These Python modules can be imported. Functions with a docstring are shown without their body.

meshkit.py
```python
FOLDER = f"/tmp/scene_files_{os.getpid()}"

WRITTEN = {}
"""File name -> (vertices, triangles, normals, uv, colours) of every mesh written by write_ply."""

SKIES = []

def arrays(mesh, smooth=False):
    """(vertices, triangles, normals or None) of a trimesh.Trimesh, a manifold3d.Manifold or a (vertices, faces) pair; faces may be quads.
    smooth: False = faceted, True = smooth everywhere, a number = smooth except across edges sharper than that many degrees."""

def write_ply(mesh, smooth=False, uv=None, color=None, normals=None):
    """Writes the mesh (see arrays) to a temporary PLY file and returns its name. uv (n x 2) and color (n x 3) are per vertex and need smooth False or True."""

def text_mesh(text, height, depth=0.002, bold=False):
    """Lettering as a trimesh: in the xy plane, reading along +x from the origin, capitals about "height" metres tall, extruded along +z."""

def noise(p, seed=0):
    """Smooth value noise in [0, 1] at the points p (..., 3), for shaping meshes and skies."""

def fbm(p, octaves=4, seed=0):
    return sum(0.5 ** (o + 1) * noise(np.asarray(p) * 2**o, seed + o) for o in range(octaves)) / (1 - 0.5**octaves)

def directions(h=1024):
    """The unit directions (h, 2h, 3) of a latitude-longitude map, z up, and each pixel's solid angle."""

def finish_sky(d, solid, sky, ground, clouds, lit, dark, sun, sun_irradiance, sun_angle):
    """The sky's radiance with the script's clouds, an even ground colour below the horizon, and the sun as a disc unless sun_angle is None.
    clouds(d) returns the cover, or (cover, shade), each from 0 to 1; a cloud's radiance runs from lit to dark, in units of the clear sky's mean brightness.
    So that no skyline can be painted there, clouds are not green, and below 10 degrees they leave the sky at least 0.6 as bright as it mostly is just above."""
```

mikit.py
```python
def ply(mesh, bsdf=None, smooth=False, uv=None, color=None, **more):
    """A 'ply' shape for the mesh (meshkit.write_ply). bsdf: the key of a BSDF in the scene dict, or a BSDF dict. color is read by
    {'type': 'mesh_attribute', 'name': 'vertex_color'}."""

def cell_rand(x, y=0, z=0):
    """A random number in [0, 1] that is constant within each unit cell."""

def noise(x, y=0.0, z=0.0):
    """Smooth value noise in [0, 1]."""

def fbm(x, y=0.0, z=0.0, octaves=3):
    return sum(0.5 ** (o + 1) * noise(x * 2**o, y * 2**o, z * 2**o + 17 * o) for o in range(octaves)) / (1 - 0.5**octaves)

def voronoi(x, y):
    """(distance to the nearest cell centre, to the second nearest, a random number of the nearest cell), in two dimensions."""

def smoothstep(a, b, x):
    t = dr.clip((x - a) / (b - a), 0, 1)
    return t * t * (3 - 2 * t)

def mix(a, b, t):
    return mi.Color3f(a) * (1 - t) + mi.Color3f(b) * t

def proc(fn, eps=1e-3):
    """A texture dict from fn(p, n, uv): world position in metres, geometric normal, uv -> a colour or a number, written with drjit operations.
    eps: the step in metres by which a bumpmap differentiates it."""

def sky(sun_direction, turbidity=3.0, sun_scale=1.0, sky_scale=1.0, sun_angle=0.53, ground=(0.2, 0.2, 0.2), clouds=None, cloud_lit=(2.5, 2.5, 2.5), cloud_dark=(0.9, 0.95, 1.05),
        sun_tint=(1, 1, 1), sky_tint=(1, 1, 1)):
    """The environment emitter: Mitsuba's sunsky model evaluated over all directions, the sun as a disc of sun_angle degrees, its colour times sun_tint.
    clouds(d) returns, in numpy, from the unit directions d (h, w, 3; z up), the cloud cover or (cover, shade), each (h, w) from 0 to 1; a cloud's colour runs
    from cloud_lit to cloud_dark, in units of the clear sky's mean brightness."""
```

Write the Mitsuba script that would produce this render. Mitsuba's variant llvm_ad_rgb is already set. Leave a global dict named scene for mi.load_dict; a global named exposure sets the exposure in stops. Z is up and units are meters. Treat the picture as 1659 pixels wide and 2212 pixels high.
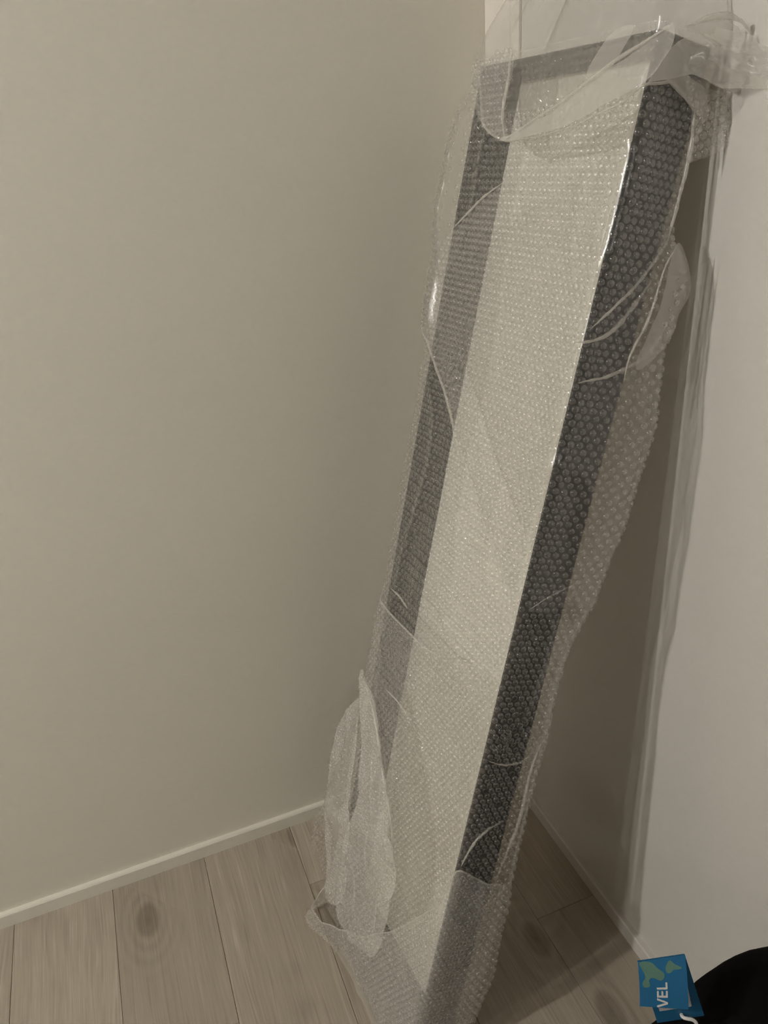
import math, numpy as np, trimesh, mitsuba as mi, drjit as dr
from scipy.spatial import Delaunay, cKDTree
import shapely
from shapely.geometry import Polygon
import mikit, meshkit
from mikit import noise, fbm, voronoi, smoothstep, mix, cell_rand

T = mi.ScalarTransform4f
scene, labels = {}, {}
rng = np.random.default_rng(7)

# ---------------------------------------------------------------- camera, light, exposure
exposure = 0.0
CAM = np.array([-0.73535, -1.36951, 1.5])
RIGHT = np.array([0.92943, -0.36229, -0.07002])
DOWN = np.array([-0.22083, -0.39410, -0.89214])
FWD = np.array([0.29562, 0.84465, -0.44629])
cm = np.eye(4)
cm[:3, 0], cm[:3, 1], cm[:3, 2], cm[:3, 3] = -RIGHT, -DOWN, FWD, CAM
scene['camera'] = {'type': 'perspective', 'fov': math.degrees(2 * math.atan(829.5 / 1658.67)), 'fov_axis': 'x',
                   'near_clip': 0.02, 'far_clip': 50.0, 'to_world': T(cm.tolist())}
LAMP_TINT = np.array([1.0, 0.965, 0.90])
# two unseen bulbs, put under the ceiling to the left, one nearer and one farther off (they throw the double shadow on the right wall)
LAMPS = [((-2.55, -0.88, 2.36), 0.034, 2500.0), ((-3.55, -1.45, 2.36), 0.034, 1500.0), ((-1.75, -3.70, 2.30), 0.11, 40.0)]  # the last is an unseen globe behind the viewer, placed to light the left wall


# ---------------------------------------------------------------- helpers
def numbered(key):
    k, i = key, 0
    while k in scene or k in labels:
        i += 1
        k = f'{key}_{i:03d}'
    return k


def put(key, shape, **props):
    key = numbered(key)
    scene[key] = shape
    if props:
        labels[key] = props
    return key


def box(x0, x1, y0, y1, z0, z1, bevel=0.0):
    if bevel:
        pts = []
        for sx in (0, 1):
            for sy in (0, 1):
                for sz in (0, 1):
                    c = np.array([(x0, x1)[sx], (y0, y1)[sy], (z0, z1)[sz]])
                    s = np.array([1 - 2 * sx, 1 - 2 * sy, 1 - 2 * sz]) * bevel
                    for a in range(3):
                        o = s.copy(); o[a] = 0
                        pts.append(c + o)
        return trimesh.convex.convex_hull(np.array(pts))
    m = trimesh.creation.box([x1 - x0, y1 - y0, z1 - z0])
    m.apply_translation([(x0 + x1) / 2, (y0 + y1) / 2, (z0 + z1) / 2])
    return m


def smooth_path(P, n=60, closed=False):
    from scipy.interpolate import CubicSpline
    P = np.asarray(P, float)
    if closed:
        P = np.vstack([P, P[:1]])
    t = np.r_[0, np.cumsum(np.linalg.norm(np.diff(P, axis=0), axis=1))]
    u = np.linspace(0, t[-1], n)
    if len(P) < 3:
        return np.stack([np.interp(u, t, P[:, k]) for k in range(P.shape[1])], 1)
    return CubicSpline(t, P, bc_type='periodic' if closed else 'natural')(u)


def tube(P, r, sides=6):
    P = np.asarray(P, float)
    r = np.broadcast_to(r, (len(P),))
    t = np.gradient(P, axis=0)
    t /= np.linalg.norm(t, axis=1, keepdims=True) + 1e-12
    ref = np.array([0.3, 0.5, 0.81])
    a = np.cross(t, ref); a /= np.linalg.norm(a, axis=1, keepdims=True) + 1e-12
    b = np.cross(t, a)
    ang = np.arange(sides) * 2 * np.pi / sides
    V = P[:, None] + r[:, None, None] * (np.cos(ang)[None, :, None] * a[:, None] + np.sin(ang)[None, :, None] * b[:, None])
    F = []
    n = len(P)
    for i in range(n - 1):
        for j in range(sides):
            k = (j + 1) % sides
            F += [[i * sides + j, i * sides + k, (i + 1) * sides + k], [i * sides + j, (i + 1) * sides + k, (i + 1) * sides + j]]
    V = np.vstack([V.reshape(-1, 3), P[:1], P[-1:]])
    for j in range(sides):
        k = (j + 1) % sides
        F += [[n * sides, k, j], [n * sides + 1, (n - 1) * sides + j, (n - 1) * sides + k]]
    return trimesh.Trimesh(V, F, process=False)


def rgb(*c):
    return {'type': 'rgb', 'value': list(c)}


# ---------------------------------------------------------------- materials
def wall_tone(base):
    def fn(p, n, uv):
        a = fbm(p.x * 2.3 + 5, p.y * 2.3, p.z * 2.3, 3)
        b = noise(p.x * 160, p.y * 160, p.z * 160)
        return mi.Color3f(*base) * (0.97 + 0.05 * a + 0.02 * b)
    return fn


def roller(p, n, uv):
    return 0.0007 * fbm(p.x * 170, p.y * 170, p.z * 170, 2)


def painted(base, rough=0.65):
    return {'type': 'bumpmap', 'scale': 0.5, 'tex': mikit.proc(roller, 2e-3),
            'bsdf': {'type': 'principled', 'base_color': mikit.proc(wall_tone(base)), 'roughness': rough, 'specular': 0.35}}


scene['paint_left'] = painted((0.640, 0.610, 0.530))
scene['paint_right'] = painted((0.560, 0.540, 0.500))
scene['unseen_wall_dim'] = {'type': 'diffuse', 'reflectance': rgb(0.13, 0.125, 0.115)}  # unseen walls, toned dark to hold down the bounced light
scene['unseen_ceiling_dim'] = {'type': 'diffuse', 'reflectance': rgb(0.2, 0.195, 0.185)}  # ceiling out of view, darkened so that less light bounces back
scene['trim_white'] = {'type': 'principled', 'base_color': rgb(0.69, 0.65, 0.59), 'roughness': 0.4, 'specular': 0.4}
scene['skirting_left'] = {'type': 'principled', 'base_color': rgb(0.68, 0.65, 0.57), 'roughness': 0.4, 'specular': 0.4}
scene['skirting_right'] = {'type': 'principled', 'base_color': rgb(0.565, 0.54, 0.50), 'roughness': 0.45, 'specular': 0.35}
scene['subfloor_dark'] = {'type': 'diffuse', 'reflectance': rgb(0.035, 0.03, 0.025)}

STRIP, SEAM0 = 0.208, -0.150


def oak(p, n, uv):
    s = uv.x * 61.0
    x, y = p.x, p.y
    wx = x + 0.040 * (fbm(x * 5.0 + s, y * 1.6, s, 3) - 0.5) + 0.007 * (noise(x * 30, y * 7 + s, s) - 0.5)
    streak = fbm(wx * 70, y * 1.7 + s, s, 3)
    pore = noise(wx * 330, y * 9 + s, s)
    pore2 = noise(wx * 700, y * 22 + s, s)
    broad = fbm(x * 9 + s, y * 2.4, s, 3)
    d, _, r = voronoi(x * 5.2 + s, y * 2.9 + s * 1.7)
    knot = (1 - smoothstep(0.03, 0.22, d + 0.07 * noise(x * 45, y * 25, s))) * dr.select(r > 0.5, 1.0, 0.12)
    ring = 0.5 + 0.5 * dr.sin(d * 62 + 4 * broad)
    near = (1 - smoothstep(0.1, 0.55, d)) * dr.select(r > 0.5, 1.0, 0.12)
    v = 0.80 + 0.20 * streak + 0.22 * (broad - 0.5) - 0.13 * smoothstep(0.55, 0.95, pore) - 0.14 * pore2 + 0.13 * smoothstep(0.6, 0.95, noise(wx * 480 + 7, y * 12, s)) - 0.10 * near * ring - 0.36 * knot - 0.14 * smoothstep(0.60, 0.80, fbm(x * 14 + s, y * 5, s + 9, 3))
    v = v * (0.90 + 0.18 * uv.y)
    c = mix((0.265, 0.222, 0.174), (0.410, 0.358, 0.292), dr.clip((v - 0.45) * 1.6, 0, 1))
    return c * (0.45 + 0.62 * v)


scene['oak_laminate'] = {'type': 'principled', 'base_color': mikit.proc(oak), 'roughness': 0.5, 'specular': 0.35}
scene['frame_black'] = {'type': 'principled', 'base_color': rgb(0.018, 0.017, 0.016), 'roughness': 0.45, 'specular': 0.4}
scene['panel_pale'] = {'type': 'principled', 'base_color': rgb(0.66, 0.64, 0.56), 'roughness': 0.5, 'specular': 0.4}


def film(weight, rough=0.16, tone=(0.80, 0.77, 0.72), trans=0.7, gloss=0.045, alpha=0.06):
    return {'type': 'blendbsdf', 'weight': weight,
            'clear': {'type': 'blendbsdf', 'weight': gloss, 'see': {'type': 'thindielectric', 'int_ior': 1.28},
                      'shine': {'type': 'twosided', 'both': {'type': 'roughconductor', 'alpha': alpha, 'specular_reflectance': rgb(0.95, 0.95, 0.95)}}},
            'milky': {'type': 'principledthin', 'base_color': rgb(*tone), 'roughness': rough, 'diff_trans': trans, 'spec_trans': 0.0, 'eta': 1.8}}


scene['film_sheet'] = film(0.06, 0.08)
scene['film_bubble'] = film(0.035, 0.07, gloss=0.075, alpha=0.04)
scene['film_turn'] = film(0.04, 0.08)
scene['film_loose'] = film(0.34, 0.10, (0.90, 0.88, 0.82), 0.5, gloss=0.09, alpha=0.05)
scene['film_foot'] = film(0.22, 0.10, (0.88, 0.86, 0.80), 0.55)
scene['film_flap'] = film(0.115, 0.10)
scene['film_dense'] = film(0.30, 0.10)
scene['film_crease'] = film(0.34, 0.2)
scene['bag_cloth'] = {'type': 'principled', 'base_color': rgb(0.002, 0.0018, 0.0018), 'roughness': 0.8, 'specular': 0.06}
scene['bag_strap'] = {'type': 'principled', 'base_color': rgb(0.008, 0.0075, 0.007), 'roughness': 0.6, 'specular': 0.2}
scene['tag_white'] = {'type': 'principled', 'base_color': rgb(0.62, 0.60, 0.58), 'roughness': 0.5}
scene['tag_card'] = {'type': 'principled', 'base_color': rgb(0.40, 0.39, 0.40), 'roughness': 0.5}
scene['tag_green'] = {'type': 'principled', 'base_color': rgb(0.10, 0.205, 0.165), 'roughness': 0.35}
scene['tag_blue'] = {'type': 'principled', 'base_color': rgb(0.016, 0.125, 0.27), 'roughness': 0.35, 'specular': 0.5}
scene['tag_blue_dark'] = {'type': 'principled', 'base_color': rgb(0.012, 0.09, 0.19), 'roughness': 0.4, 'specular': 0.5}

# ---------------------------------------------------------------- the room
X0, Y0, ZC = -4.6, -4.2, 2.5
put('floor', mikit.ply(box(X0, 0.0, Y0, 0.0, -0.06, -0.010), 'subfloor_dark'), kind='structure', label='grey brown oak laminate floor of wide planks')
GAP = 0.0003
k = 0
xr = 0.0
edges = [0.0]
while SEAM0 - STRIP * k > X0:
    edges.append(SEAM0 - STRIP * k); k += 1
edges.append(X0)
JOINTS = {0: -0.464, 2: -0.186, 4: -0.418, 5: -0.93, 6: -0.62}
for i in range(len(edges) - 1):
    xa, xb = edges[i + 1], edges[i]
    j0 = JOINTS.get(i, -float(rng.uniform(0.15, 1.25)) if i != 1 else -0.98)
    if i == 3:
        j0 = -0.80
    cuts = [0.0, j0]
    while cuts[-1] - 1.28 > Y0:
        cuts.append(cuts[-1] - 1.28)
    cuts.append(Y0)
    for a, b in zip(cuts[1:], cuts[:-1]):
        if b - a < 0.02:
            continue
        m = box(xa + GAP, xb - GAP, a + GAP, b - GAP, -0.0099, 0.0, 0.0008)
        m = trimesh.Trimesh(*[np.array(m.vertices), np.array(m.faces)], process=False)
        uv = np.tile(rng.uniform(0.05, 0.95, 2), (len(m.vertices), 1))
        put('floor__plank', mikit.ply(m, 'oak_laminate', uv=uv))

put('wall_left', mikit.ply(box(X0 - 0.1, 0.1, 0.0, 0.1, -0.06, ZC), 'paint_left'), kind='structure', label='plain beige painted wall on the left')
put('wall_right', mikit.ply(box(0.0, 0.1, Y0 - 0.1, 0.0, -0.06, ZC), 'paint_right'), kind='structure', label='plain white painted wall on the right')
put('wall_back', mikit.ply(box(X0 - 0.1, 0.0, Y0 - 0.1, Y0, -0.06, ZC), 'unseen_wall_dim'), kind='structure', label='unseen wall behind the viewer, kept dark to limit bounced light')
put('wall_far_left', mikit.ply(box(X0 - 0.1, X0, Y0, 0.0, -0.06, ZC), 'unseen_wall_dim'), kind='structure', label='unseen wall facing the white right wall, kept dark to limit bounced light')
put('ceiling', mikit.ply(box(X0 - 0.1, 0.1, Y0 - 0.1, 0.1, ZC, ZC + 0.1), 'unseen_ceiling_dim'), kind='structure', label='unseen ceiling, kept dark to limit bounced light')


def skirting(length, axis, start=0.0):
    prof = Polygon([(0, 0), (0.012, 0), (0.012, 0.0325), (0.0095, 0.036), (0, 0.036)])
    m = trimesh.creation.extrude_polygon(prof, length, engine='earcut')
    v = np.array(m.vertices)
    if axis == 'x':
        w = np.stack([-v[:, 2] - start, -v[:, 0], v[:, 1]], 1)
    else:
        w = np.stack([-v[:, 0], -v[:, 2] - start, v[:, 1]], 1)
    m = trimesh.Trimesh(w, m.faces); m.fix_normals()
    return m


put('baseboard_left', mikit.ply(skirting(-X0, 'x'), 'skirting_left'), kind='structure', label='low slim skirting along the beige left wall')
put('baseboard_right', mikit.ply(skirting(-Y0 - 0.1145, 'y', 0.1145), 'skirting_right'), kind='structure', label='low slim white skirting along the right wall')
# upright casing in the corner: flat board, a shallow groove, a narrow bead
put('trim_1', mikit.ply(box(-0.006, 0.0, -0.0835, 0.0, 0.0, ZC, 0.001), 'trim_white'), kind='structure', label='white upright trim board in the room corner')
put('trim_1__bead', mikit.ply(box(-0.006, 0.0, -0.1125, -0.0855, 0.0, ZC, 0.001), 'trim_white'))

for (pos, rad, power), lab in zip(LAMPS, ('nearer small bulb out of view, placed to cast the shadow on the right wall', 'farther small bulb out of view, placed to cast the second shadow on the right wall', 'large round lamp out of view behind the viewer, placed to light the left wall')):
    key = numbered('unseen_ceiling_lamp')  # every lamp stands out of view, placed for the light it gives
    labels[key] = {'label': lab, 'category': 'lamp', 'group': 'unseen ceiling lamps'}
    s = trimesh.creation.icosphere(3, rad); s.apply_translation(pos)
    scene[key + '__bulb'] = mikit.ply(s, 'trim_white', True, emitter={'type': 'area', 'radiance': rgb(*(power * LAMP_TINT))})
    prof = np.array([[0.0, 0.0], [0.05, 0.0], [0.05, -0.02], [0.022, -0.03], [0.022, -0.09], [0.0, -0.09]])[::-1]
    hold = trimesh.creation.revolve(prof, sections=24); hold.apply_translation([pos[0], pos[1], ZC])
    scene[key + '__holder'] = mikit.ply(hold, 'trim_white', 30)

# ---------------------------------------------------------------- the tall framed panel
OBR = np.array([-0.49769, -0.62146, 0.050016])
HH = np.array([0.082582, -0.996492, 0.013547])
LL = np.array([0.256661, 0.034401, 0.965889])
NN = np.array([-0.962967, -0.076288, 0.258601])
V0 = 0.0225                                # the frame starts this far up its own axis: a wad of film lies under it
WD, LN, DP = 0.35945, 1.57888 + V0, 0.07827
OBL = OBR - HH * WD - LL * V0
AX = np.stack([HH, LL, NN])


def world(P):
    P = np.asarray(P, float)
    return OBL + P @ AX


def loc(m):
    m = m.copy()
    m.vertices = world(m.vertices)
    if np.linalg.det(AX) < 0:
        m.invert()
    return m


TH = 0.005
pk = numbered('framed_panel')
labels[pk] = {'label': 'tall narrow pale panel in a deep black frame leaning on the white right wall', 'category': 'framed panel'}
scene[pk + '__back_panel'] = mikit.ply(loc(box(TH, WD - TH, V0 + TH, LN - TH, -DP, -DP + 0.008)), 'panel_pale')
labels[pk + '__back_panel'] = {'label': 'pale flat panel'}
scene[pk + '__side_rail'] = mikit.ply(loc(box(0, TH, V0, LN, -DP, 0, 0.0008)), 'frame_black')
scene[pk + '__side_rail_001'] = mikit.ply(loc(box(WD - TH, WD, V0, LN, -DP, 0, 0.0008)), 'frame_black')
scene[pk + '__top_rail'] = mikit.ply(loc(box(TH, WD - TH, LN - TH, LN, -DP, 0, 0.0008)), 'frame_black')
scene[pk + '__bottom_rail'] = mikit.ply(loc(box(TH, WD - TH, V0, V0 + TH, -DP, 0, 0.0008)), 'frame_black')

# ---------------------------------------------------------------- bubble wrap
BUB = []          # (points, normals) of every sheet's bubbles, in world


def grid_mesh(P, closed_u=False):
    """P (nu, nv, 3) -> mesh"""
    nu, nv = P.shape[:2]
    iu = np.arange(nu if closed_u else nu - 1)
    i, j = np.meshgrid(iu, np.arange(nv - 1), indexing='ij')
    i2 = (i + 1) % nu
    a, b, c, d = i * nv + j, i2 * nv + j, i2 * nv + j + 1, i * nv + j + 1
    F = np.concatenate([np.stack([a, b, c], -1).reshape(-1, 3), np.stack([a, c, d], -1).reshape(-1, 3)])
    return trimesh.Trimesh(P.reshape(-1, 3), F, process=False)


def bubbles_on_mesh(m, pitch=0.0105, facing=None, uvpos=None, keep=None):
    """hexagonal rows of bubbles laid in the mesh's own parameter space uvpos (n x 2, metres)"""
    uv = np.asarray(uvpos, float)
    lo, hi = uv.min(0), uv.max(0)
    rows = np.arange(lo[1] + pitch / 2, hi[1], pitch * 0.866)
    C = np.vstack([np.stack([np.arange(lo[0] + pitch * (0.5 + 0.5 * (k % 2)), hi[0], pitch), np.full(len(np.arange(lo[0] + pitch * (0.5 + 0.5 * (k % 2)), hi[0], pitch)), y)], 1) for k, y in enumerate(rows)])
    F = np.asarray(m.faces)
    tri = uv[F]
    tree = cKDTree(tri.mean(1))
    _, near = tree.query(C, k=8)
    best = np.full(len(C), -1); W = np.zeros((len(C), 3))
    for q in range(near.shape[1]):
        t = tri[near[:, q]]
        v0, v1, v2 = t[:, 1] - t[:, 0], t[:, 2] - t[:, 0], C - t[:, 0]
        den = v0[:, 0] * v1[:, 1] - v1[:, 0] * v0[:, 1]
        den = np.where(np.abs(den) < 1e-14, 1e-14, den)
        b = (v2[:, 0] * v1[:, 1] - v1[:, 0] * v2[:, 1]) / den
        c = (v0[:, 0] * v2[:, 1] - v2[:, 0] * v0[:, 1]) / den
        w = np.stack([1 - b - c, b, c], 1)
        ok = (w.min(1) > -0.001) & (best < 0)
        best[ok] = near[ok, q]; W[ok] = w[ok]
    ok = best >= 0
    best, W = best[ok], W[ok]
    V = np.asarray(m.vertices); N = np.asarray(m.vertex_normals)
    P = (V[F[best]] * W[..., None]).sum(1)
    n = (N[F[best]] * W[..., None]).sum(1)
    n /= np.linalg.norm(n, axis=1, keepdims=True) + 1e-12
    ref = P - axis_ref(P) if facing is None else np.broadcast_to(facing, P.shape)
    if np.einsum('ij,ij->i', n, ref).mean() < 0:
        n = -n
    if keep is not None:
        k = keep(P); P, n = P[k], n[k]
    BUB.append((P, n))


def build_bubbles(r=0.0047, h=0.0034, sides=9):
    P = np.vstack([b[0] for b in BUB]); N = np.vstack([b[1] for b in BUB])
    keep = P[:, 2] > 0.006
    P, N = P[keep], N[keep]
    g = np.random.default_rng(3)
    prof = [(1.0, 0.0), (0.97, 0.5), (0.78, 0.86), (0.40, 1.0)]
    ang = np.arange(sides) * 2 * np.pi / sides
    tv = np.vstack([np.stack([a * np.cos(ang), a * np.sin(ang), np.full(sides, b)], 1) for a, b in prof] + [[[0, 0, 1.02]]])
    tf = []
    for q in range(len(prof) - 1):
        for j in range(sides):
            k = (j + 1) % sides
            tf += [[q * sides + j, q * sides + k, (q + 1) * sides + k], [q * sides + j, (q + 1) * sides + k, (q + 1) * sides + j]]
    for j in range(sides):
        tf.append([(len(prof) - 1) * sides + j, (len(prof) - 1) * sides + (j + 1) % sides, len(prof) * sides])
    tf = np.array(tf)
    n = len(P)
    ref = np.array([0.31, 0.17, 0.93])
    a = np.cross(N, ref); a /= np.linalg.norm(a, axis=1, keepdims=True) + 1e-12
    b = np.cross(N, a)
    rr = r * g.uniform(0.93, 1.04, n)
    hh = h * g.uniform(0.75, 1.1, n)
    hh[g.random(n) < 0.05] *= 0.3
    tilt = g.normal(0, 1, (n, 2)) * (0.10 + 0.45 * smooth01((meshkit.noise(P * 13.0, 91) - 0.55) / 0.3))[:, None]
    V = (P[:, None] + rr[:, None, None] * (tv[None, :, :1] * a[:, None] + tv[None, :, 1:2] * b[:, None])
         + (hh[:, None] * tv[None, :, 2])[..., None] * (N + tilt[:, :1] * a + tilt[:, 1:] * b)[:, None])
    F = (tf[None] + (np.arange(n) * len(tv))[:, None, None]).reshape(-1, 3)
    return trimesh.Trimesh(V.reshape(-1, 3), F, process=False), n


def section(nu, g):
    """rounded rectangle around the frame's cross-section, expanded by g: points (nu, 2) in (s, n) and outward normals; starts behind"""
    rc = 0.006 + g
    s0, s1, n0, n1 = -g, WD + g, -DP - g, g
    poly = shapely.box(s0 + rc, n0 + rc, s1 - rc, n1 - rc).buffer(rc, quad_segs=10)
    ring = shapely.LinearRing(list(poly.exterior.coords))
    if not ring.is_ccw:
        ring = shapely.LinearRing(list(ring.coords)[::-1])
    L = ring.length
    d0 = ring.project(shapely.Point(WD * 0.5, n0))
    ts = (d0 + np.arange(nu) / nu * L) % L
    pts = np.array([ring.interpolate(t).coords[0] for t in ts])
    e = L / nu * 0.25
    tg = np.array([np.subtract(ring.interpolate((t + e) % L).coords[0], ring.interpolate((t - e) % L).coords[0]) for t in ts])
    tg /= np.linalg.norm(tg, axis=1, keepdims=True)
    nr = np.stack([tg[:, 1], -tg[:, 0]], 1)
    return pts, nr, L


def rough_noise(X, amp, scale, seed, crease=0.0, cscale=9.0):
    d = amp * 2 * (meshkit.fbm(X * scale, 3, seed) - 0.5)
    if crease:
        q = meshkit.noise(X * np.array([1.0, 0.55, 1.0]) * cscale, seed + 40)
        d = d + crease * (1 - np.abs(2 * q - 1)) ** 7
    return d


LB = np.array([[-0.12, 0.0], [-0.03, 0.01], [0.048, 0.045], [0.1, 0.075], [0.177, 0.108], [0.293, 0.118], [0.372, 0.105], [0.455, 0.055], [0.508, 0.01], [0.523, 0.033], [0.557, 0.014], [0.614, 0.006], [0.698, 0.014], [0.776, 0.013], [0.891, 0.022], [0.98, 0.022], [1.082, 0.017], [1.172, 0.012], [1.22, 0.042], [1.265, 0.05], [1.324, 0.056], [1.403, 0.09], [1.489, 0.09], [1.549, 0.062], [1.566, 0.036], [1.63, 0.0]])
RB = np.array([[1.64, .0], [1.45, .0], [1.40, .008], [1.385, .025], [1.358, .040], [1.336, .046], [1.313, .040], [1.29, .042], [1.27, .036], [1.243, .043], [1.18, .054], [1.117, .057], [1.03, .058], [.96, .047],
               [.90, .036], [.835, .022], [.77, .018], [.66, .024], [.60, .024], [.47, .027], [.37, .034], [.30, .039], [.19, .046], [.08, .035], [-.1, .02]])[::-1]


def drape(nu, nv, g, vlo, vhi, seed, amp, crease, fin=1.0, sag=0.0):
    pts, nr, per = section(nu, g)
    vlo = np.broadcast_to(vlo, (nu,)); vhi = np.broadcast_to(vhi, (nu,))
    v = vlo[:, None] + (vhi - vlo)[:, None] * np.linspace(0, 1, nv)[None]
    s = np.repeat(pts[:, :1], nv, 1); n = np.repeat(pts[:, 1:], nv, 1)
    ns = np.repeat(nr[:, :1], nv, 1); nn_ = np.repeat(nr[:, 1:], nv, 1)
    X = np.stack([s, v, n], -1)
    d = rough_noise(X, amp, 16.0, seed, crease)
    if sag:
        mid = np.clip(s / WD, 0, 1); w = (nn_ > 0.6) * (4 * mid * (1 - mid)) ** 0.7
        d = d - sag * w + 0.0016 * w * np.sin(v * 320 + 3 * meshkit.noise(X * 14, seed + 3))
    s2 = s + ns * d; n2 = n + nn_ * d
    if fin:
        lb = np.interp(v, LB[:, 0], LB[:, 1]) * fin
        wl = np.exp(-((n + 0.012) / 0.019) ** 2) * smooth01((-ns - 0.2) / 0.5)
        s2 = s2 - lb * wl * (1 + 0.25 * (meshkit.noise(X * 25, seed + 9) - 0.5))
        n2 = n2 + lb * wl * 0.25 * (meshkit.fbm(X * 12, 2, seed + 11) - 0.5)
        rb = np.interp(v, RB[:, 0], RB[:, 1]) * fin
        depth = np.clip((-n) / DP, 0, 1.1)
        wr = np.where(ns > 0.4, depth ** 2.2, np.where(nn_ < -0.1, smooth01((s - WD * 0.55) / (WD * 0.45)), 0))
        n2 = n2 - 0.55 * rb * wr
        s2 = s2 + np.where(ns > 0.4, 0.55 * rb * np.clip(depth, 0, 1) ** 1.3, np.where(nn_ < -0.1, 0.55 * rb * smooth01((s - WD * 0.8) / (WD * 0.2)), 0))
    P = world(np.stack([s2, v, n2], -1))
    P[..., 2] = np.maximum(P[..., 2], 0.0025 + 0.004 * meshkit.noise(X * 30, seed + 5))
    P[..., 0] = np.minimum(P[..., 0], -0.004)
    uv = np.stack([np.repeat(np.arange(nu)[:, None] * per / nu, nv, 1), v], -1)
    return P, uv


def smooth01(x):
    x = np.clip(x, 0, 1)
    return x * x * (3 - 2 * x)


def outward(m, ref):
    c = np.asarray(m.triangles_center) - ref(np.asarray(m.triangles_center))
    if (np.einsum('ij,ij->i', m.face_normals, c) > 0).mean() < 0.5:
        m.invert()
    return m


def axis_ref(P):
    t = (P - world([WD / 2, 0, -DP / 2])) @ LL
    return world([WD / 2, 0, -DP / 2]) + t[:, None] * LL


wk = numbered('bubble_wrap')
labels[wk] = {'label': 'clear bubble wrap wound loosely around the tall black framed panel', 'category': 'bubble wrap'}


def wrap_part(name, mesh, mat, **props):
    return put(f'{wk}__{name}', mikit.ply(mesh, mat, True), **props)


# main sleeve around the whole length
P, uv = drape(190, 290, 0.0065, -0.035, 1.612, 11, 0.0030, 0.005, 1.0, 0.002)
m = outward(grid_mesh(P, True), axis_ref)
wrap_part('sleeve', m, 'film_sheet')
mo = grid_mesh(P, False); mo = outward(mo, axis_ref)
bubbles_on_mesh(mo, uvpos=uv.reshape(-1, 2))


# boot folded up around the foot: its upper edge climbs from the far corner to the near one
def edge_from(pts, tab_front, tab_side, back, left):
    out = []
    for s, n in pts:
        if n > -0.004 and s > -0.004 and s < WD + 0.004:
            out.append(np.interp(s, *tab_front))
        elif s >= WD:
            out.append(np.interp(-n, *tab_side))
        elif s <= 0:
            out.append(np.interp(-n, *left))
        else:
            out.append(np.interp(s, *back))
    out = np.array(out)
    for _ in range(2):
        out = (np.roll(out, 1) + 2 * out + np.roll(out, -1)) / 4
    return out


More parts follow.
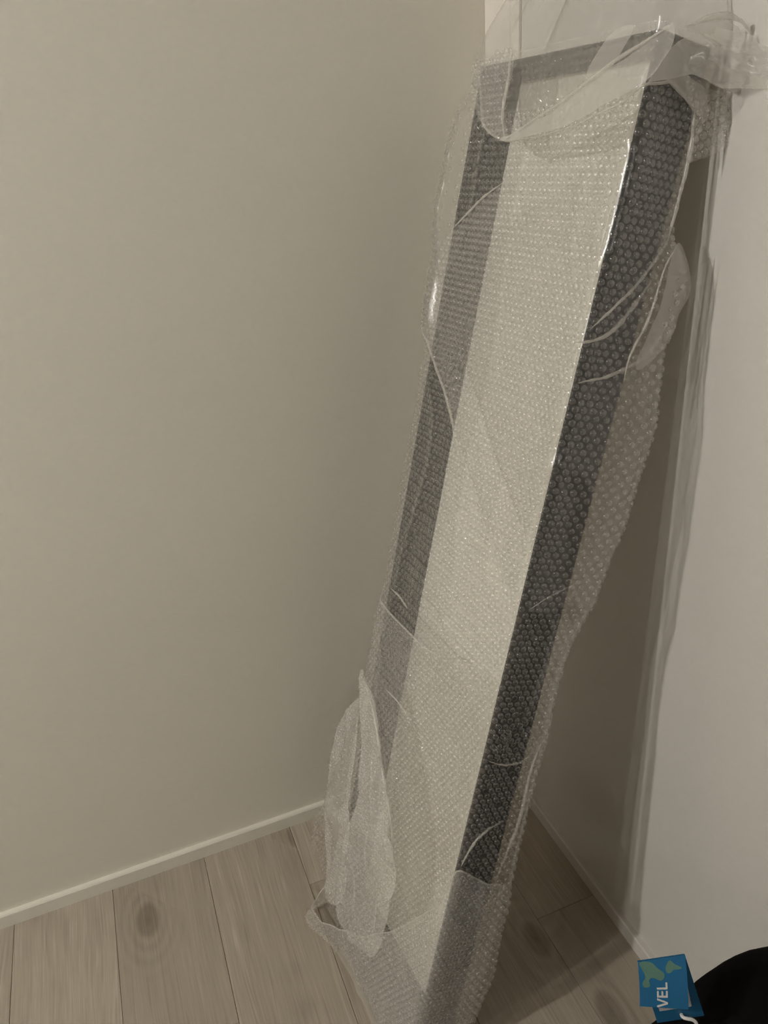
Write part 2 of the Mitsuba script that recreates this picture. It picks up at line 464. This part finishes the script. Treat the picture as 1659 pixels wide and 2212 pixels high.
nu = 170
pts, _, _ = section(nu, 0.016)
vtop = edge_from(pts, ([0, .04, .149, .276, .354, .378], [.0, .0, .057, .224, .347, .442]),
                 ([0, .035, .069, .1], [.438, .408, .389, .37]), ([0, WD], [.10, .36]), ([0, .08], [.0, .10]))
vtop = vtop + 0.03 * (meshkit.fbm(np.c_[pts * 22, np.zeros(nu)], 3, 77) - 0.5)
P, uv = drape(nu, 80, 0.013, -0.06, vtop, 23, 0.0050, 0.007, 0.5)
LP = (P - OBL) @ AX.T                      # the film flares where it reaches the floor at the far front corner
wf = np.exp(-(LP[..., 0] / 0.075) ** 2) * smooth01((0.17 - LP[..., 1]) / 0.14) * (LP[..., 2] > -0.02)
LP[..., 2] += 0.036 * wf; LP[..., 0] += 0.004 * wf
P = world(LP); P[..., 2] = np.maximum(P[..., 2], 0.003)
m = outward(grid_mesh(P, True), axis_ref)
wrap_part('foot_fold', m, 'film_foot')
bubbles_on_mesh(outward(grid_mesh(P, False), axis_ref), uvpos=uv.reshape(-1, 2))
front_edge = P[:, -1]
wrap_part('hem', tube(np.vstack([front_edge, front_edge[:1]]), 0.0016), 'film_crease')

# hood pulled over the head, its lower edge crossing the front
nu = 170
pts, nr, per = section(nu, 0.014)
vlow = edge_from(pts, ([0, .02, .052, .082, .121, .194, .274, .347, .36], [1.60, 1.585, 1.52, 1.504, 1.494, 1.497, 1.507, 1.527, 1.535]),
                 ([0, .014, .039, .066, .088], [1.545, 1.553, 1.546, 1.533, 1.528]), ([0, WD], [1.55, 1.50]), ([0, .08], [1.58, 1.56]))
P, uv = drape(nu, 40, 0.014, vlow, 1.606, 31, 0.0035, 0.004, 0.35)
# above the head the film goes on upwards, drawn together
nv2 = 44
P2 = np.zeros((nu, nv2, 3))
th = np.linspace(0, 1, nv2)
L0 = np.stack([(P[:, -1] - OBL) @ AX.T], 0)[0]
cx, cn = 0.225, -0.035
for j, t in enumerate(th):
    s = cx + (L0[:, 0] - cx) * (1 - 0.42 * smooth01(t * 1.2)) + 0.02 * t
    n = cn + (L0[:, 2] - cn) * (1 - 0.45 * t) - 0.012 * t
    v = 1.606 + 0.205 * t + 0.0 * s
    X = np.stack([s, v, n], -1)
    f = 0.016 * t ** 0.5 * (meshkit.fbm(np.stack([np.cos(np.arange(nu) / nu * 2 * np.pi) * 3.2, np.sin(np.arange(nu) / nu * 2 * np.pi) * 3.2, v * 3.0], -1), 3, 5) - 0.5) * 2
    s = s + np.sign(s - cx) * f * 0.6; n = n + np.sign(n - cn) * f
    P2[:, j] = world(np.stack([s, v, n], -1))
P2[..., 0] = np.minimum(P2[..., 0], -0.004)
PH = np.concatenate([P, P2[:, 1:]], 1)
uvH = np.concatenate([uv, np.stack([np.repeat(uv[:, :1, 0], nv2 - 1, 1), np.repeat((1.606 + 0.205 * th[1:])[None], nu, 0)], -1)], 1)
m = outward(grid_mesh(PH, True), axis_ref)
wrap_part('hood', m, 'film_sheet')
bubbles_on_mesh(outward(grid_mesh(P, False), axis_ref), uvpos=uv.reshape(-1, 2), keep=lambda q: ((q - OBL) @ HH < 0.11) | ((q - OBL) @ LL < 1.53))
wrap_part('hem', tube(np.vstack([PH[:, 0], PH[:1, 0]]), 0.0017), 'film_crease')


# flat flaps and overlaps laid on a face of the bundle
def flap(name, outline, face, off, seed, mat='film_flap', amp=0.004, crease=0.006, curl=0.0, bub=True, n_edge=140, res=0.007, ridges=(), closed=True, corner=False):
    """outline: points in the face's own metres: 'front' (s, v), 'side' (v, n)."""
    O = np.asarray(outline, float)
    B = smooth_path(O, n_edge, True)[:-1] if not corner else np.vstack([np.linspace(O[i], O[(i + 1) % len(O)], 14)[:-1] for i in range(len(O))])
    poly = Polygon(B).buffer(0)
    if poly.geom_type != 'Polygon':
        poly = max(poly.geoms, key=lambda q: q.area)
    Bd = np.array(poly.exterior.coords)[:-1]
    x0, y0, x1, y1 = poly.bounds
    gx, gy = np.meshgrid(np.arange(x0, x1, res), np.arange(y0, y1, res * 0.87))
    gx = gx + (np.arange(gx.shape[0]) % 2)[:, None] * res / 2
    I = np.stack([gx.ravel(), gy.ravel()], 1)
    inner = poly.buffer(-res * 0.55)
    I = I[shapely.contains_xy(inner, I[:, 0], I[:, 1])]
    A = np.vstack([Bd, I])
    tri = Delaunay(A).simplices
    cen = A[tri].mean(1)
    tri = tri[shapely.contains_xy(poly, cen[:, 0], cen[:, 1])]
    X = np.c_[A, np.full(len(A), seed * 1.7)]
    d = off + rough_noise(X, amp, 18.0, seed, crease, 12.0)
    for (rp, ra, rw) in ridges:
        line = shapely.LineString(rp)
        dist = shapely.distance(line, shapely.points(A))
        d = d + ra * np.exp(-(dist / rw) ** 2)
    if callable(curl):
        d = d + curl(A)
    if face == 'front':
        L3 = np.c_[A[:, 0], A[:, 1], d]
        want = NN
    elif face == 'left':      # (n, v) with d towards -s
        L3 = np.c_[-d, A[:, 1], A[:, 0]]
        want = -HH
    else:
        L3 = np.c_[WD + d, A[:, 0], A[:, 1]]
        want = HH
    Wd = world(L3)
    Wd[:, 2] = np.maximum(Wd[:, 2], 0.003); Wd[:, 0] = np.minimum(Wd[:, 0], -0.004)
    m = trimesh.Trimesh(Wd, tri, process=False)
    if (m.face_normals @ want).mean() < 0:
        m.invert()
    wrap_part(name, m, mat)
    if bub:
        bubbles_on_mesh(m, uvpos=A, facing=want)
    return Wd[:len(Bd)]


def crease(path, face, off, r=0.0018, mat='film_crease', n=70, wob=0.0012, seed=0):
    Q = smooth_path(path, n)
    Q = Q + wob * (np.stack([meshkit.fbm(np.c_[np.arange(n) * 0.12, np.full(n, seed), np.full(n, k * 3.3)], 3, 60 + k) for k in range(2)], 1) - 0.5) * 2
    rr = r * np.clip(np.sin(np.linspace(0.0, np.pi, n)) ** 0.6, 0.06, 1) * (0.7 + 0.6 * meshkit.noise(np.c_[np.arange(n) * 0.3, np.full(n, seed * 1.0), np.zeros(n)], 5))
    d = np.full(n, off)
    L3 = np.c_[Q, d] if face == 'front' else np.c_[WD + d, Q]
    Wd = world(L3); Wd[:, 2] = np.maximum(Wd[:, 2], 0.004)
    wrap_part('crease', tube(Wd, rr), mat)


def turn(name, first, last, g, vlo, vhi, seed, amp, crs, nv=60, mat='film_turn', fin=1.0):
    """part of a further turn of film: the perimeter from where the near front corner is (first=0 there) on to the back"""
    nu = 150
    pts, _, _ = section(nu, g)
    sel = [i for i in range(nu) if first(pts[i]) ]
    sel = np.array(sel)
    lo = np.array([vlo(*pts[i]) for i in range(nu)]); hi = np.array([vhi(*pts[i]) for i in range(nu)])
    P, uv = drape(nu, nv, g, lo, hi, seed, amp, crs, fin)
    P, uv = P[sel], uv[sel]
    wrap_part(name, grid_mesh(P), mat)
    bubbles_on_mesh(grid_mesh(P), uvpos=uv.reshape(-1, 2))
    return P


front_left = lambda q: (q[1] > 0 and q[0] < WD + 0.004) or q[0] < 0
P = turn('turn', front_left, None, 0.0115,
         lambda s, n: np.interp(s, [-0.02, 0.004, 0.04, 0.074, 0.105, 0.140, 0.36], [1.215, 1.197, 1.165, 1.138, 1.108, 1.076, 0.90]) if n > 0 else 1.215 + 0.4 * -n,
         lambda s, n: np.interp(s, [0.0, 0.022, 0.06, 0.10, 0.139, 0.36], [1.355, 1.372, 1.398, 1.424, 1.441, 1.56]) if n > 0 else 1.355, 3, 0.0025, 0.004, 56)
wrap_part('hem', tube(P[P.shape[0] // 4:, 0], 0.0020), 'film_crease')
crease([(0.022, 1.372), (0.06, 1.398), (0.10, 1.424), (0.139, 1.441)], 'front', 0.016, 0.0016, seed=1)
P = turn('turn', front_left, None, 0.0125,
         lambda s, n: np.interp(s, [0.0, 0.36], [0.22, 0.40]) if n > 0 else 0.22,
         lambda s, n: np.interp(s, [-0.02, 0.018, 0.083, 0.143, 0.19, 0.23, 0.29, 0.36], [0.722, 0.721, 0.719, 0.720, 0.727, 0.735, 0.740, 0.74]) if n > 0 else 0.745, 4, 0.0035, 0.006, 70)
wrap_part('hem', tube(P[P.shape[0] // 3:, -1], 0.0018), 'film_crease')
crease([(0.026, 0.762), (0.077, 0.761), (0.096, 0.756)], 'front', 0.013, 0.0018, seed=4)
# loose sheet falling along the far lower side
flap('loose_fold', [(0.010, 0.585), (0.066, 0.555), (0.117, 0.506), (0.168, 0.444), (0.216, 0.385), (0.240, 0.314), (0.245, 0.25), (0.232, 0.17), (0.215, 0.09), (0.15, 0.035), (0.05, 0.015), (0.03, 0.15), (0.06, 0.33), (0.03, 0.46)],
     'front', 0.024, 5, mat='film_loose', amp=0.006, crease=0.012, ridges=[([(0.03, 0.585), (0.064, 0.569), (0.11, 0.523), (0.159, 0.462), (0.207, 0.404), (0.223, 0.338)], 0.014, 0.012), ([(0.10, 0.50), (0.13, 0.36), (0.15, 0.25)], 0.010, 0.010)], curl=lambda q: -0.012 * smooth01((0.26 - q[:, 1]) / 0.2))
crease([(0.028, 0.572), (0.071, 0.550), (0.117, 0.503), (0.168, 0.441), (0.216, 0.382), (0.232, 0.314)], 'front', 0.036, 0.0026, seed=5)
crease([(0.075, 0.586), (0.147, 0.590), (0.200, 0.583)], 'front', 0.018, 0.0018, seed=6)
flap('loose_fold', [(-0.016, 0.508), (-0.062, 0.455), (-0.110, 0.372), (-0.122, 0.293), (-0.112, 0.177), (-0.070, 0.060), (0.0, 0.02), (0.06, 0.06), (0.055, 0.20), (0.025, 0.33), (0.012, 0.44)], 'front', -0.004, 22, mat='film_loose', amp=0.005, crease=0.010, curl=lambda q: 0.022 * smooth01((q[:, 0] + 0.035) / 0.045))
# pocket of slack film on the near side
flap('pocket', [(1.240, -0.060), (1.257, -0.089), (1.298, -0.110), (1.307, -0.109), (1.335, -0.118), (1.358, -0.110), (1.380, -0.091), (1.392, -0.074), (1.336, -0.072), (1.290, -0.066)], 'side', 0.030, 6, mat='film_dense', amp=0.004, crease=0.008, bub=False)
crease([(1.278, 0.013), (1.308, -0.017), (1.353, -0.053), (1.396, -0.075)], 'side', 0.016, 0.0022, seed=7)
crease([(1.262, 0.030), (1.273, -0.014), (1.318, -0.051), (1.352, -0.069)], 'side', 0.015, 0.0028, seed=8)
crease([(1.215, 0.013), (1.222, -0.020), (1.235, -0.053), (1.261, -0.091), (1.303, -0.108)], 'side', 0.018, 0.0026, seed=9)
crease([(1.222, -0.054), (1.251, -0.052), (1.297, -0.066), (1.375, -0.075), (1.392, -0.084)], 'side', 0.026, 0.0018, seed=10)
crease([(1.534, -0.065), (1.492, -0.075), (1.448, -0.077), (1.391, -0.077)], 'side', 0.013, 0.0030, seed=11)
crease([(0.670, -0.085), (0.629, -0.079), (0.531, -0.083), (0.450, -0.072), (0.393, -0.066)], 'side', 0.020, 0.0028, seed=12)
crease([(0.650, 0.004), (0.634, -0.040), (0.638, -0.065), (0.668, -0.083)], 'side', 0.014, 0.0018, seed=13)
crease([(0.452, 0.006), (0.508, -0.020), (0.525, -0.059)], 'side', 0.014, 0.0022, seed=14)
crease([(0.90, -0.004), (0.925, -0.05), (0.94, -0.09)], 'side', 0.014, 0.0012, seed=15)
# extra layers folded over the head's far corner and across the head
flap('corner_fold', [(0.012, 1.588), (0.045, 1.602), (0.108, 1.605), (0.112, 1.554), (0.113, 1.525), (0.134, 1.494), (0.090, 1.503), (0.058, 1.519)], 'front', 0.020, 7, amp=0.002, crease=0.002)
crease([(0.106, 1.604), (0.112, 1.560), (0.114, 1.525), (0.132, 1.494)], 'front', 0.023, 0.0022, seed=20)
flap('head_fold', [(0.128, 1.492), (0.19, 1.512), (0.255, 1.535), (0.315, 1.562), (0.358, 1.577), (0.404, 1.592), (0.412, 1.57), (0.390, 1.542), (0.347, 1.528), (0.274, 1.508), (0.194, 1.497)],
     'front', 0.024, 8, amp=0.004, crease=0.008, bub=False, mat='film_dense')
crease([(0.14, 1.493), (0.19, 1.512), (0.255, 1.535), (0.315, 1.562), (0.358, 1.577), (0.404, 1.592)], 'front', 0.028, 0.0022, seed=16)
flap('head_strip', [(0.275, 1.560), (0.284, 1.579), (0.292, 1.590), (0.306, 1.600), (0.338, 1.600), (0.330, 1.583), (0.320, 1.568), (0.300, 1.552)], 'front', 0.021, 18, amp=0.002, crease=0.004, bub=False, mat='film_dense')
# the gathered tail at the head's near corner, fanning out along the wall
flap('tail', [(1.561, -0.026), (1.556, -0.065), (1.560, -0.117), (1.567, -0.196), (1.556, -0.202), (1.530, -0.164), (1.511, -0.132), (1.489, -0.093), (1.478, -0.066), (1.503, -0.064), (1.529, -0.051)],
     'side', 0.020, 9, mat='film_flap', amp=0.003, crease=0.006, corner=True)
flap('tail', [(1.542, 0.023), (1.575, 0.008), (1.595, -0.012), (1.609, -0.042), (1.609, -0.088), (1.602, -0.088), (1.601, -0.130), (1.596, -0.181), (1.566, -0.197), (1.564, -0.147), (1.559, -0.102), (1.554, -0.066), (1.558, -0.056), (1.562, -0.033), (1.550, -0.002)],
     'side', 0.024, 10, mat='film_loose', amp=0.006, crease=0.016, corner=True, bub=False, curl=lambda q: 0.40 * np.maximum(0, -q[:, 1] - 0.02),
     ridges=[([(1.595, -0.012), (1.589, -0.051), (1.584, -0.106), (1.577, -0.183)], 0.014, 0.006), ([(1.576, -0.034), (1.571, -0.081), (1.566, -0.146)], 0.012, 0.005)])
flap('knot', [(1.596, 0.006), (1.607, -0.014), (1.618, -0.045), (1.617, -0.075), (1.609, -0.088), (1.593, -0.071), (1.593, -0.049), (1.596, -0.026)], 'side', 0.034, 21, mat='film_dense', amp=0.005, crease=0.008, bub=False, corner=True)
crease([(1.595, -0.012), (1.589, -0.051), (1.584, -0.106), (1.577, -0.183)], 'side', 0.045, 0.0032, seed=17, mat='film_dense')
crease([(1.576, -0.034), (1.571, -0.081), (1.566, -0.146)], 'side', 0.044, 0.0030, seed=18, mat='film_dense')
crease([(1.596, 0.006), (1.607, -0.014), (1.618, -0.045), (1.617, -0.075), (1.609, -0.088)], 'side', 0.044, 0.003, seed=22, mat='film_dense')
crease([(1.558, -0.053), (1.561, -0.109), (1.567, -0.188)], 'side', 0.034, 0.0028, seed=19, mat='film_dense')
# tongue of film under the knot and a round lobe low on the far side
flap('tongue', [(1.550, -0.002), (1.561, -0.026), (1.556, -0.057), (1.545, -0.068), (1.524, -0.075), (1.530, -0.057), (1.540, -0.027)], 'side', 0.024, 15, mat='film_dense', amp=0.002, crease=0.004, bub=False, corner=True)
flap('lobe', [(-0.10, 0.17), (-0.150, 0.130), (-0.178, 0.067), (-0.182, 0.0), (-0.150, -0.030), (-0.09, -0.03), (-0.04, 0.0), (-0.03, 0.10)], 'front', -0.022, 16, mat='film_sheet', amp=0.004, crease=0.004)

bm, nb = build_bubbles()
wrap_part('bubbles', bm, 'film_bubble', kind='stuff')

# ---------------------------------------------------------------- black bag and its tag
import manifold3d as m3


def balls(spec):
    hull = []
    for x, y, z, r in spec:
        s = trimesh.creation.icosphere(2, r); s.apply_translation([x, y, z])
        hull.append(np.array(s.vertices))
    return trimesh.convex.convex_hull(np.vstack(hull))


def soft(meshes, res, rounds=10):
    man = None
    for q in meshes:
        a = m3.Manifold(m3.Mesh(np.asarray(q.vertices, np.float32), np.asarray(q.faces, np.uint32)))
        man = a if man is None else man + a
    man = man.refine_to_length(res)
    mm = man.to_mesh()
    t = trimesh.Trimesh(mm.vert_properties[:, :3], mm.tri_verts, process=True)
    trimesh.smoothing.filter_taubin(t, iterations=rounds)
    t.vertices[:, 2] = np.maximum(t.vertices[:, 2], 0.001)
    return t


bk = numbered('bag')
labels[bk] = {'label': 'black soft bag standing on the floor against the white wall, at the lower right', 'category': 'bag'}
body = balls([(-0.300, -0.945, 0.375, 0.045), (-0.345, -1.34, 0.375, 0.045), (-0.06, -1.36, 0.39, 0.045), (-0.06, -0.915, 0.385, 0.045),
              (-0.300, -0.945, 0.05, 0.048), (-0.345, -1.34, 0.05, 0.048), (-0.06, -1.36, 0.05, 0.048), (-0.06, -0.915, 0.05, 0.048)])
bump = balls([(-0.192, -0.945, 0.425, 0.04), (-0.182, -0.945, 0.448, 0.044), (-0.130, -0.955, 0.470, 0.05), (-0.06, -0.965, 0.460, 0.05), (-0.06, -1.20, 0.45, 0.05), (-0.16, -1.20, 0.43, 0.05), (-0.15, -0.945, 0.3, 0.045), (-0.06, -0.945, 0.3, 0.05)])
scene[bk + '__body'] = mikit.ply(soft([body, bump], 0.02, 14), 'bag_cloth', True)
zp = smooth_path([(-0.335, -1.044, 0.428), (-0.28, -1.045, 0.436), (-0.215, -1.05, 0.50), (-0.16, -1.06, 0.592), (-0.07, -1.10, 0.602)], 40)
hp = smooth_path([(-0.27, -1.10, 0.405), (-0.27, -1.10, 0.445), (-0.27, -1.17, 0.465), (-0.27, -1.24, 0.445), (-0.27, -1.24, 0.40)], 40)
scene[bk + '__handle'] = mikit.ply(tube(hp, 0.010, 10), 'bag_strap', True)

# the tag's six corners, in metres: front flap, then the lower corners of the back flap
fA, fB, fC, fD, bE, bF = [np.array(q) for q in ([-0.30915, -0.92499, 0.60693], [-0.25587, -0.94182, 0.61035], [-0.2664, -0.96828, 0.55347], [-0.31851, -0.94614, 0.56085], [-0.23732, -0.96686, 0.51941], [-0.29168, -0.94988, 0.51533])]
ALONG, DROP = np.array([0.93, -0.36, -0.07]), np.array([-0.22, -0.39, -0.89])   # the cord's sideways and downward run


def sheet4(A, B, C, D, th, nx=8, ny=8, bow=0.0):
    """thin slightly bowed card with thickness, corners A B (top) C D (bottom)"""
    u, v = np.meshgrid(np.linspace(0, 1, nx), np.linspace(0, 1, ny))
    P = (A * (1 - u[..., None]) + B * u[..., None]) * (1 - v[..., None]) + (D * (1 - u[..., None]) + C * u[..., None]) * v[..., None]
    n = np.cross(B - A, D - A); n /= np.linalg.norm(n)
    if n @ np.array([-0.4, -0.5, 0.8]) < 0:
        n = -n
    P = P + (bow * np.sin(np.pi * v))[..., None] * n
    f, b = (P + n * th / 2).reshape(-1, 3), (P - n * th / 2).reshape(-1, 3)
    F = []
    k = nx * ny
    for j in range(ny - 1):
        for i in range(nx - 1):
            a, b_, c, d = j * nx + i, j * nx + i + 1, (j + 1) * nx + i + 1, (j + 1) * nx + i
            F += [[a, b_, c], [a, c, d], [k + a, k + c, k + b_], [k + a, k + d, k + c]]
    rim = [i for i in range(nx)] + [j * nx + nx - 1 for j in range(1, ny)] + [(ny - 1) * nx + i for i in range(nx - 2, -1, -1)] + [j * nx for j in range(ny - 2, 0, -1)]
    for a, b_ in zip(rim, rim[1:] + rim[:1]):
        F += [[a, k + b_, b_], [a, k + a, k + b_]]
    m = trimesh.Trimesh(np.vstack([f, b]), F, process=False); m.fix_normals()
    return m, n


tk = numbered('luggage_tag')
labels[tk] = {'label': 'folded blue luggage tag with green map shapes and white letters hanging on the black bag', 'category': 'luggage tag'}
mm, tn = sheet4(fA, fB, fC, fD, 0.0012, bow=0.002)
scene[tk + '__front_flap'] = mikit.ply(mm, 'tag_blue', 40)
hA, hB = fA - tn * 0.002, fB - tn * 0.002
mm, tn2 = sheet4(hA, hB, bE, bF, 0.0012)
scene[tk + '__back_flap'] = mikit.ply(mm, 'tag_blue_dark', 40)
ku = lambda u, v, o: ((hA * (1 - u) + hB * u) * (1 - v) + (bF * (1 - u) + bE * u) * v) + tn2 * o
mm, _ = sheet4(ku(.12, .25, .002), ku(.88, .25, .002), ku(.80, .80, .002), ku(.12, .80, .002), 0.0008)
scene[tk + '__card'] = mikit.ply(mm, 'tag_card', 40)
labels[tk + '__card'] = {'label': 'white name card'}


def on_front(m2):
    """a flat mesh in unit flap coordinates (u right, v down, z out in metres) on the front flap"""
    m2 = m2.copy(); V = np.array(m2.vertices)
    u, v = V[:, 0:1], V[:, 1:2]
    P = (fA * (1 - u) + fB * u) * (1 - v) + (fD * (1 - u) + fC * u) * v
    m2.vertices = P + tn * (V[:, 2:3] + 0.0006 + 0.002 * np.sin(np.pi * np.clip(v, 0, 1)))
    m2.fix_normals()
    return m2


for pts_ in ([(.02, .03), (.22, .02), (.30, .06), (.40, .17), (.52, .28), (.53, .34), (.44, .42), (.36, .38), (.22, .37), (.20, .44), (.22, .52), (.17, .55), (.09, .54), (.06, .46), (.12, .36), (.10, .22), (.05, .12)],
             [(.56, .22), (.60, .10), (.66, .05), (.74, .11), (.82, .16), (.90, .21), (.80, .23), (.72, .23), (.66, .28), (.60, .28)]):
    poly = Polygon(smooth_path(pts_, 60, True)[:-1]).buffer(0)
    e = trimesh.creation.extrude_polygon(poly if poly.geom_type == 'Polygon' else max(poly.geoms, key=lambda q: q.area), 0.0003, engine='earcut')
    put(tk + '__map_shape', mikit.ply(on_front(e), 'tag_green'))
t3 = meshkit.text_mesh('VEL', 0.20, 0.0004, bold=True)
V = np.array(t3.vertices)
tw = V[:, 0].max()
V2 = np.c_[0.36 + 0.21 - V[:, 1] * 1.05, 1.0 - V[:, 0] * 0.54 / tw, V[:, 2]]
t3 = trimesh.Trimesh(V2, t3.faces, process=False)
put(tk + '__lettering', mikit.ply(on_front(t3), 'tag_white'))
cl = ku(.55, .93, .003)
cp = smooth_path([cl - tn2 * 0.006, cl + tn2 * 0.003 + [0, 0, 0.002], cl + tn2 * 0.006 + 0.010 * ALONG - 0.001 * DROP, cl + tn2 * 0.004 + 0.015 * ALONG + 0.010 * DROP, cl - tn2 * 0.004 + 0.010 * ALONG + 0.022 * DROP, cl - tn2 * 0.02 + 0.004 * ALONG + 0.030 * DROP], 50)
scene[tk + '__cord'] = mikit.ply(tube(cp, 0.0021, 10), 'tag_white', True)
labels[tk + '__cord'] = {'label': 'white looped cord'}
print('bubbles', nb, 'tris', len(bm.faces))
